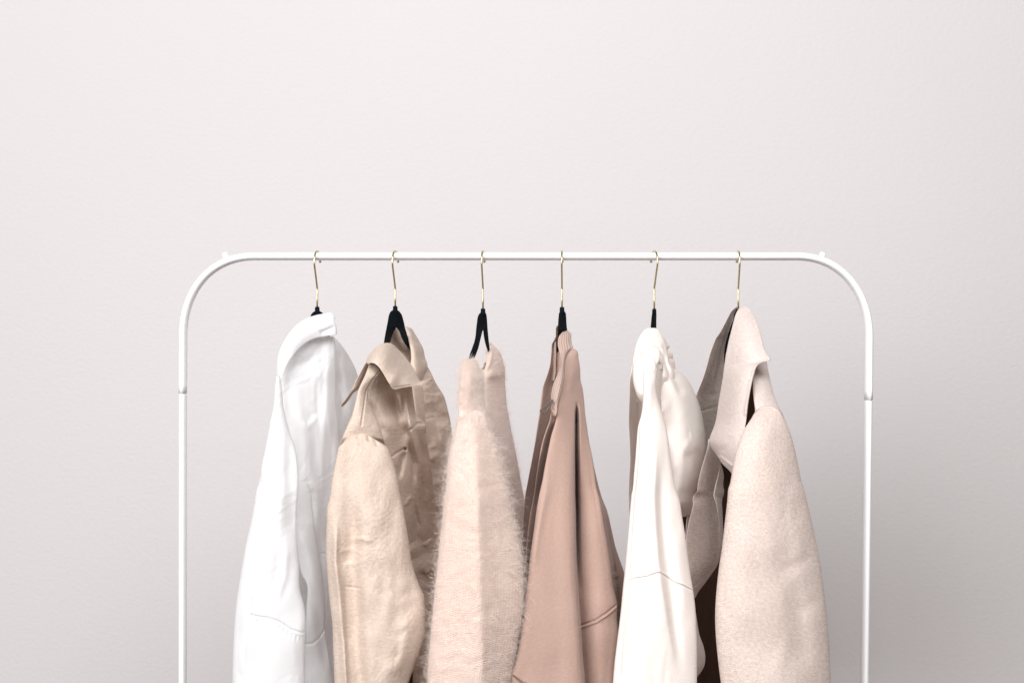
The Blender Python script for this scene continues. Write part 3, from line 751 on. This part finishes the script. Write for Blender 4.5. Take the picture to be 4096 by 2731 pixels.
# near side: shoulder, sleeve and front edge in one hanging piece with the deep slit fold
Mesh().panel(R('E', (742, 425, 780, 383), (728, 450, 812, 400), (718, 490, 829, 470), (714, 560, 841, 550), (710, 620, 845, 640), (694, 690, 860, 700), (676, 770, 872, 790), (664, 850, 879, 870), (656, 910, 884, 940), (640, 985, 893, 1020), (611, 1080, 908, 1120), (585, 1200, 934, 1240), (559, 1330, 954, 1380), (531, 1480, 972, 1510)) +
             R('F', (318, 40, 785, 60), (299, 140, 806, 160), (270, 350, 836, 330), (241, 550, 864, 480), (225, 700, 886, 630), (201, 900, 908, 800), (181, 1080, 938, 935), (155, 1250, 936, 1050), (122, 1400, 946, 1160), (92, 1490, 934, 1280), (86, 1530, 918, 1400), (84, 1600, 906, 1568), (60, 2100, 880, 2100)),
             [(0, .06, .05, 0, .005), (.08, .11, .06, 0, .012), (.25, .16, .10, 0, .014), (.5, .17, .11, .004, .020), (1, .17, .11, .006, .020)],
             [fold(P('E', (812, 800), (806, 900), (804, 1200), (806, 1568)) + P('F', (610, 200), (612, 400), (616, 600), (632, 900)), -.06, 3.0, 9, 'g', taper=(.12, .5), raw=True),
              fold(P('E', (806, 900), (804, 1200), (806, 1568)) + P('F', (610, 200), (612, 400), (616, 600), (632, 900), (648, 1100), (658, 1300), (680, 1568), (700, 2100)), -.055, 2.6, 48, 'e', taper=(.3, 0), raw=True),
              fold(P('E', (790, 830), (770, 1000), (760, 1300)) + P('F', (545, 100), (550, 400), (560, 800), (600, 1300), (620, 1568)), .010, 50, 26, 'g', taper=(.2, 0)),
              fold(P('E', (780, 420), (750, 520), (720, 760), (690, 900)), -.004, 16, 18), fold(P('E', (790, 520), (775, 650), (760, 760)), .004, 14),
              fold(P('E', (600, 1300), (560, 1560)) + P('F', (280, 400), (230, 800)), .006, 12, 20),
              fold(P('F', (636, 1108), (720, 1080), (770, 1060), (850, 1008), (934, 942)), -.004, 3.5, 3.5, taper=(0, 0)),
              fold(P('F', (640, 1124), (720, 1097), (772, 1078), (855, 1025), (938, 958)), .0035, 4.5, 4.5, taper=(0, 0)),
              fold(P('F', (90, 1500), (130, 1530), (190, 1580)), -.004, 4, 4, taper=(0, 0)), fold(P('F', (92, 1484), (135, 1514), (200, 1560)), .003, 4, taper=(0, 0)),
              soft_wrinkle(105, .003, 90, 260)], step=(3.5, 1.3), cap=(6, 0)).build('sleeve', M['taupe'], zs)
# ribbed funnel collar on the near side
Mesh().panel(R('E', (700, 256, 742, 242), (676, 284, 766, 262), (664, 322, 770, 305), (662, 358, 775, 352), (669, 398, 784, 380), (681, 440, 752, 412), (686, 490, 728, 455), (685, 530, 718, 500), (672, 568, 714, 560), (648, 620, 712, 610), (624, 680, 698, 690), (610, 740, 684, 750), (608, 790, 668, 812), (616, 830, 662, 850)),
             [(0, .03, .01, 0, .006), (.3, .07, .055, .004, .008), (.6, .11, .115, .006, .008), (1, .13, .15, .004, .007)],
             [fold(P('E', (745, 260), (735, 330), (760, 375)), .004, 12), fold(P('E', (775, 385), (738, 420), (721, 470), (713, 600), (692, 700), (662, 830)), -.002, 3)], p=.4, step=3, cap=(6, 5)).build('ribbed_collar', M['tauperib'], zs)
Mesh().panel(R('E', (808, 616, 650), (830, 608, 658), (870, 604, 660), (905, 612, 656), (930, 625, 648)), [(0, .15, .16, 0, .005)], [fold(P('E', (632, 820), (618, 860), (632, 890)), -.003, 3)], p=.5, step=2.5, cap=(4, 5)).build('zipper_guard', M['taupe'], zs)
m = Mesh()


def epath(pts, d): return [W(1900 + x / 2, 1200 + y / 2, d) for x, y in pts]


def denser(pts, n=6):
    out = []
    for a, b_ in zip(pts[:-1], pts[1:]): out += list(np.linspace(a, b_, n)[:-1])
    return out + [pts[-1]]


m.tube(denser(epath([(604, 812), (520, 884), (552, 912), (606, 846), (604, 812)], .165)), .0009, seg=8)
m.tube(denser(epath([(556, 868), (575, 884)], .165)), .0008, seg=8)
m.tube(denser(epath([(600, 820), (612, 798), (622, 800), (608, 835)], .165)), .0010, seg=8)
m.build('zipper_pull', M['steel'], zs)

# ------------------------------------------------------------------ 5 cream hoodie
ho = thing('hooded_sweatshirt', 'cream white hooded sweatshirt with its hood hanging to the right', 'hoodie', W(2620, 1450, 0))
cw = soft_wrinkle(111, .0022, 60, 240)
Mesh().panel(R('G', (520, 150, 260), (570, 148, 260), (640, 135, 250), (800, 133, 240), (1000, 130, 240), (1150, 139, 240), (1300, 140, 240), (1450, 131, 230), (1568, 128, 230)) + R('F', (130, 1029, 1150), (280, 1034, 1150), (600, 1040, 1150), (2100, 1000, 1150)),
             [(0, -.04, -.06, 0, .006), (.2, .0, -.20, 0, .008), (1, .0, -.22, 0, .008)], [fold(P('G', (180, 700), (190, 900), (195, 1100)), -.012, 6, 6), fold(P('G', (205, 800), (205, 1000)), .008, 6), cw]).build('back_panel', M['cream'], ho)
Mesh().panel(R('G', (300, 395, 412), (345, 400, 440), (378, 410, 455), (392, 420, 442), (428, 420, 480), (470, 425, 486), (500, 430, 499), (536, 430, 503), (600, 430, 500)), [(0, -.06, -.09, 0, .008)], [fold(P('G', (430, 390), (455, 392)), -.004, 4), fold(P('G', (450, 470), (490, 468)), -.004, 4)], step=3).build('cuff', M['cream'], ho)
# hood bag to the right
Mesh().panel(R('G', (500, 330, 440), (540, 340, 478), (580, 350, 545), (640, 360, 604), (740, 370, 658), (830, 375, 693), (920, 380, 718), (1000, 390, 732), (1080, 400, 741), (1150, 410, 744), (1240, 425, 734), (1340, 440, 714), (1450, 450, 690), (1500, 455, 672)) + R('H', (40, 150, 360), (130, 160, 346), (190, 180, 332), (220, 210, 310), (238, 240, 280)),
             [(0, .03, -.02, .01, .01), (.25, .03, -.03, .02, .03), (.6, .02, -.04, .02, .05), (.9, .01, -.04, .01, .035), (1, .0, -.03, 0, .004)],
             [fold(P('G', (455, 530), (500, 640), (550, 800), (580, 1000), (600, 1200), (600, 1350)), .007, 34, 26, taper=(.2, .5)), fold(P('G', (470, 560), (530, 700), (560, 780)), -.018, 10, 22),
              fold(P('G', (580, 1100), (620, 1130), (680, 1090), (720, 980)), .006, 60, 50), fold(P('G', (400, 620), (430, 800), (470, 1000), (530, 1250), (560, 1400)), -.009, 26, 40),
              fold(P('G', (560, 1280), (640, 1250), (720, 1200)), -.010, 40, 24), soft_wrinkle(115, .002, 60, 90)], step=3.5, cap=(8, 22)).build('hood', M['cream'], ho)
# hood dome
Mesh().panel(R('G', (222, 285, 340), (232, 264, 362), (260, 237, 384), (300, 211, 406), (350, 190, 425), (400, 176, 436), (450, 167, 447), (500, 160, 458), (560, 156, 490), (640, 165, 500), (720, 190, 520), (800, 240, 540), (900, 300, 540)),
             [(0, .02, .015, .0, .010), (.3, .06, .02, .0, .018), (.55, .08, .02, .0, .018), (.8, .04, -.02, .01, .02), (1, -.02, -.06, 0, .004)],
             [fold(P('G', (270, 380), (300, 362), (340, 362), (380, 395), (405, 440), (430, 520), (470, 640), (520, 760)), -.007, 5, 12, raw=True), fold(P('G', (290, 350), (340, 345), (390, 380), (430, 460), (480, 600), (530, 740)), .007, 10, 10),
              fold(P('G', (400, 560), (440, 640), (500, 740)), .010, 12, 12), fold(P('G', (400, 330), (415, 400), (440, 500)), -.005, 8), cw], step=3, cap=(26, 0)).build('hood_crown', M['cream'], ho)
# middle fold band right of the sleeve
Mesh().panel(R('G', (455, 330, 372), (490, 330, 402), (520, 335, 407), (580, 340, 402), (700, 335, 390), (800, 335, 390), (900, 340, 395), (1000, 350, 420), (1100, 360, 440)), [(0, .11, .10, 0, .012), (.5, .11, .08, 0, .015), (1, .06, .0, 0, .015)], [fold(P('G', (360, 470), (395, 510), (398, 560)), .006, 6), cw], step=3).build('neck_fold', M['cream'], ho)
# gathered lobe on the left and shoulder knob
Mesh().panel(R('G', (400, 245, 300), (430, 205, 330), (470, 180, 340), (520, 165, 350), (580, 160, 350), (640, 162, 345), (700, 174, 345), (750, 190, 340), (790, 212, 330), (816, 236, 320)), [(0, .12, .13, 0, .004), (.3, .13, .145, 0, .014), (.8, .14, .15, 0, .014), (1, .14, .15, 0, .004)], [fold(P('G', (235, 470), (228, 600), (240, 780)), -.008, 8, 8), cw], step=3, cap=(12, 14)).build('shoulder_fold', M['cream'], ho)
Mesh().panel(R('G', (372, 260, 350), (392, 240, 372), (430, 232, 382), (480, 232, 378), (520, 238, 360), (560, 244, 357), (620, 248, 352), (690, 246, 348), (780, 243, 362), (860, 238, 384), (930, 226, 406), (1000, 206, 424), (1100, 196, 444), (1250, 184, 462), (1400, 170, 486), (1530, 158, 512)) +
             R('F', (60, 1052, 1420), (100, 1048, 1434), (230, 1036, 1456), (380, 1024, 1481), (550, 1008, 1502), (680, 997, 1521), (830, 981, 1546), (950, 970, 1561), (1150, 947, 1572), (1300, 928, 1576), (1400, 916, 1576), (1568, 902, 1575), (2100, 860, 1570)),
             [(0, .13, .125, 0, .006), (.12, .168, .16, 0, .014), (.3, .19, .18, .004, .014), (1, .19, .165, .008, .022)],
             [fold(P('G', (355, 860), (354, 1000), (348, 1200), (344, 1400)) + P('F', (1235, 60), (1243, 300), (1262, 560), (1275, 680), (1290, 800), (1312, 920), (1342, 1110), (1372, 1320), (1404, 1568)), .016, 60, 18, 's'),
              fold(P('G', (385, 1150), (385, 1400)) + P('F', (1285, 60), (1300, 300), (1325, 560), (1345, 700), (1370, 900), (1400, 1150), (1440, 1400), (1465, 1568)), -.014, 20, 20),
              fold(P('F', (1400, 300), (1450, 700), (1500, 1100)), .006, 20, 26),
              fold(P('G', (215, 980), (200, 1300)) + P('F', (1072, 60), (1050, 350), (1030, 740), (1010, 1000), (975, 1568)), -.005, 4, 4),
              fold(P('F', (1033, 748), (1090, 727), (1170, 717), (1230, 694), (1275, 684), (1330, 716), (1400, 766), (1470, 790), (1548, 832)), -.0024, 3.5, 3.5, taper=(.02, 0)),
              fold(P('F', (1033, 742), (1090, 718), (1170, 708), (1230, 684), (1275, 672), (1335, 705), (1400, 752), (1470, 778), (1548, 820)), .0022, 4, 4, taper=(.02, 0)),
              fold(P('G', (240, 440), (300, 455), (358, 500)), -.005, 7, 7), fold(P('G', (250, 560), (300, 570), (352, 555)), .003, 10, 10), fold(P('G', (250, 520), (310, 520), (358, 545)), -.003, 6, 6), fold(P('G', (300, 600), (295, 800), (290, 1000)), .005, 12), cw], step=3, cap=(16, 0)).build('sleeve', M['cream'], ho)
Mesh().panel(R('H', (1000, 330, 366), (1080, 330, 378), (1180, 330, 396), (1280, 330, 430), (1350, 330, 442), (1440, 330, 430), (1500, 330, 392), (1525, 330, 372)), [(0, .06, .06, 0, .006), (.5, .07, .05, 0, .02), (1, .07, .06, 0, .004)], [fold(P('H', (400, 1300), (420, 1380), (395, 1480)), .003, 10)], step=3, cap=(8, 10)).build('cuff', M['cream'], ho)

# ------------------------------------------------------------------ 6 wool coat
co = thing('coat', 'oatmeal wool coat with wide lapels and big near sleeve at the right end', 'coat', W(2950, 1400, 0))
ww = soft_wrinkle(121, .004, 110, 240)
Mesh().panel(R('G', (46, 995, 1008), (56, 985, 1004), (90, 950, 985), (140, 921, 966), (200, 889, 950), (270, 851, 938), (310, 824, 930), (370, 800, 922), (430, 779, 914), (500, 760, 908), (570, 740, 904), (640, 717, 900), (700, 692, 900), (760, 669, 900), (860, 650, 900), (1000, 640, 900), (1200, 640, 880), (1500, 640, 860)) + R('H', (200, 300, 560), (400, 280, 560)),
             [(0, -.03, -.03, 0, .003), (.15, -.02, -.10, .0, .006), (.4, -.02, -.24, .0, .008), (1, -.03, -.25, 0, .008)],
             [fold(P('G', (900, 200), (880, 350), (882, 480), (895, 560)), -.003, 3), fold(P('G', (905, 220), (892, 350), (894, 480)), -.002, 3), fold(P('G', (700, 886), (760, 872), (840, 846)), -.005, 4), fold(P('G', (760, 740), (800, 765), (850, 760)), -.010, 10, 14), fold(P('G', (950, 110), (900, 220), (860, 330)), .006, 14), ww], step=3.5).build('collar', M['wool'], co)
# inside of the coat, its shade painted in as dark brown
Mesh().panel(R('G', (600, 1000, 1200), (900, 860, 1200), (1300, 800, 1100), (1500, 760, 1100)) + R('H', (100, 300, 800), (400, 240, 800), (900, 240, 800), (2100, 240, 800)), [(0, -.10, -.06, 0, .006), (.2, -.27, -.14, 0, .01), (1, -.27, -.16, 0, .01)], [soft_wrinkle(125, .006, 60, 300)]).build('shaded_lining', M['shaded_lining'], co)
Mesh().panel(R('G', (1110, 765, 790), (1150, 764, 830), (1250, 739, 862), (1350, 709, 866), (1480, 681, 838), (1540, 669, 822)) + R('H', (60, 355, 526), (150, 342, 536), (280, 310, 556), (420, 287, 574), (500, 290, 572), (560, 298, 562), (620, 308, 542), (700, 325, 490), (770, 336, 440), (830, 346, 392), (885, 354, 362)),
             [(0, .05, .05, 0, .004), (.3, .08, -.05, .012, .006), (.8, .08, -.05, .02, .006), (1, .04, .02, 0, .005)],
             [fold(P('H', (542, 200), (548, 400), (540, 540), (500, 630), (420, 730), (350, 800)), -.003, 3.5), fold(P('H', (556, 300), (560, 480), (545, 580), (500, 660), (430, 755), (360, 840)), .0025, 6), fold(P('G', (780, 1150), (830, 1260), (850, 1330)), -.003, 4), ww], p=.25, step=3, cap=(4, 5)).build('front_panel', M['wool'], co)
Mesh().panel(R('G', (1318, 862, 870), (1350, 855, 880), (1400, 844, 890), (1480, 822, 886), (1530, 812, 893)) + R('H', (66, 508, 588), (84, 511, 582), (105, 520, 578), (200, 540, 580), (350, 560, 585), (480, 570, 585)), [(0, .075, .06, 0, .004), (.5, .09, .03, 0, .005), (1, .07, .05, 0, .004)], [fold(P('G', (865, 1340), (858, 1450), (850, 1540)), -.003, 3)], p=.35, step=3, cap=(5, 5)).build('facing', M['woolsmooth'], co)
Mesh().panel(R('G', (480, 1180, 1235), (520, 1155, 1238), (600, 1128, 1254), (700, 1122, 1276), (800, 1130, 1306), (860, 1138, 1335), (930, 1140, 1370), (1050, 1140, 1390)), [(0, .075, .06, 0, .006), (.45, .13, .12, .006, .008), (.7, .165, .155, .004, .008), (.82, .160, .148, .002, .006), (1, .12, .11, 0, .006)], [fold(P('G', (1140, 600), (1150, 760), (1160, 830)), .003, 10)], step=3).build('shoulder', M['woolsmooth'], co)
# near collar and lapel
Mesh().panel(R('G', (1012, 66, 1050, 42), (996, 92, 1094, 72), (984, 118, 1118, 102), (964, 190, 1150, 160), (944, 268, 1176, 235), (926, 340, 1196, 310), (914, 400, 1216, 385), (904, 450, 1240, 435), (898, 495, 1262, 462), (893, 530, 1262, 484), (888, 570, 1215, 492), (882, 620, 1160, 525), (872, 680, 1136, 590), (860, 750, 1115, 670), (848, 820, 1100, 745), (836, 900, 1086, 830), (820, 985, 1075, 925), (798, 1045, 1066, 990), (778, 1095, 1056, 1050), (770, 1140, 1040, 1120), (800, 1195, 1020, 1200), (840, 1250, 1000, 1280), (880, 1310, 985, 1345), (940, 1370, 970, 1390), (956, 1392, 966, 1396)),
             [(0, .015, .02, 0, .002), (.12, .045, .07, .012, .004), (.32, .075, .13, .02, .0055), (.6, .08, .155, .016, .0055), (.85, .09, .16, .008, .005), (1, .12, .14, 0, .004)],
             [fold(P('G', (1255, 480), (1205, 482), (1165, 505), (1130, 560), (1110, 640), (1090, 740), (1070, 850), (1060, 950)), .0030, 7, 7, taper=(0, .1), raw=True), fold(P('G', (1245, 470), (1195, 468), (1150, 495), (1112, 560), (1092, 640)), -.0020, 3, 3, taper=(0, .2)),
              fold(P('G', (850, 1230), (900, 1190), (960, 1080)), -.004, 14), fold(P('G', (850, 1245), (890, 1275), (960, 1330)), .003, 6, 6), soft_wrinkle(127, .0025, 90, 150)], p=.14, step=3, cap=(5, 4)).build('lapel', M['woolsmooth'], co)
# near sleeve
Mesh().panel(R('G', (1138, 900, 1150, 872), (1128, 915, 1195, 846), (1112, 945, 1262, 842), (1082, 988, 1320, 868), (1052, 1038, 1362, 925), (1024, 1110, 1404, 1010), (996, 1190, 1436, 1105), (970, 1300, 1464, 1215), (952, 1400, 1492, 1350), (936, 1480, 1520, 1475)) +
             R('H', (630, 0, 1232, 20), (616, 130, 1268, 160), (596, 300, 1308, 340), (576, 480, 1346, 520), (551, 650, 1374, 690), (536, 780, 1392, 830), (526, 900, 1408, 950), (521, 1030, 1419, 1080), (526, 1180, 1430, 1220), (541, 1350, 1439, 1360), (556, 1480, 1445, 1480), (568, 1568, 1448, 1568), (620, 2100, 1450, 2100)),
             [(0, .178, .165, 0, .004), (.04, .190, .172, .004, .010), (.1, .20, .175, .01, .016), (.3, .205, .165, .015, .028), (1, .20, .15, .02, .034)],
             [fold(P('G', (1150, 866), (1200, 850), (1262, 846), (1320, 872), (1365, 930)), .002, 4), fold(P('H', (1180, 700), (1200, 1100), (1230, 1500)), -.008, 50, 40), fold(P('H', (760, 200), (720, 700), (720, 1300)), .006, 60, 50), fold(P('G', (1240, 880), (1200, 1100), (1120, 1400)), .006, 40, 50), fold(P('H', (1330, 520), (1180, 620), (1020, 660)), -.004, 22, 30), fold(P('H', (1390, 860), (1260, 960), (1120, 1000)), -.003, 22, 30), crumple(129, .0016, 110, 1.4, .8), ww], step=3.5, cap=(20, 0)).build('sleeve', M['wool'], co)

# ------------------------------------------------------------------ light
w = bpy.data.worlds.new('World'); SC.world = w; w.use_nodes = True
bg = w.node_tree.nodes['Background']; bg.inputs[0].default_value = (1.0, 0.77, 0.63, 1); bg.inputs[1].default_value = 0.13


def area(name, loc, target, size, size_y, power, col=(1, 1, 1)):
    l = bpy.data.lights.new(name, 'AREA'); l.shape = 'RECTANGLE'; l.size = size; l.size_y = size_y; l.energy = power; l.color = col
    o = bpy.data.objects.new(name, l); COL.objects.link(o); o.location = loc
    dv = Vector(target) - Vector(loc); o.rotation_euler = dv.to_track_quat('-Z', 'Y').to_euler()
    return o


area('window_light', (-2.5, -4.3, 2.3), (0.1, 0.0, 1.4), 3.2, 2.8, 262, (0.99, 0.985, 1.0))
area('soft_front_light', (0.3, -2.5, 3.1), (0.15, 0.9, 1.75), 2.0, 1.3, 124, (0.985, 0.99, 1.0))

cam = bpy.data.cameras.new('camera'); co_ = bpy.data.objects.new('camera', cam); COL.objects.link(co_)
co_.location = (0, -DIST, CAMZ); co_.rotation_euler = (math.radians(90), 0, 0)
cam.lens = LENS; cam.sensor_width = 36; cam.clip_end = 50; cam.clip_start = 0.05
cam.dof.use_dof = True; cam.dof.focus_distance = DIST - 0.10; cam.dof.aperture_fstop = 6.3
SC.camera = co_
SC.view_settings.view_transform = 'Standard'; SC.view_settings.look = 'None'
SC.view_settings.exposure = -0.16; SC.view_settings.gamma = 1; SC.view_settings.use_curve_mapping = False
SC.cycles.max_bounces = 8; SC.cycles.diffuse_bounces = 5
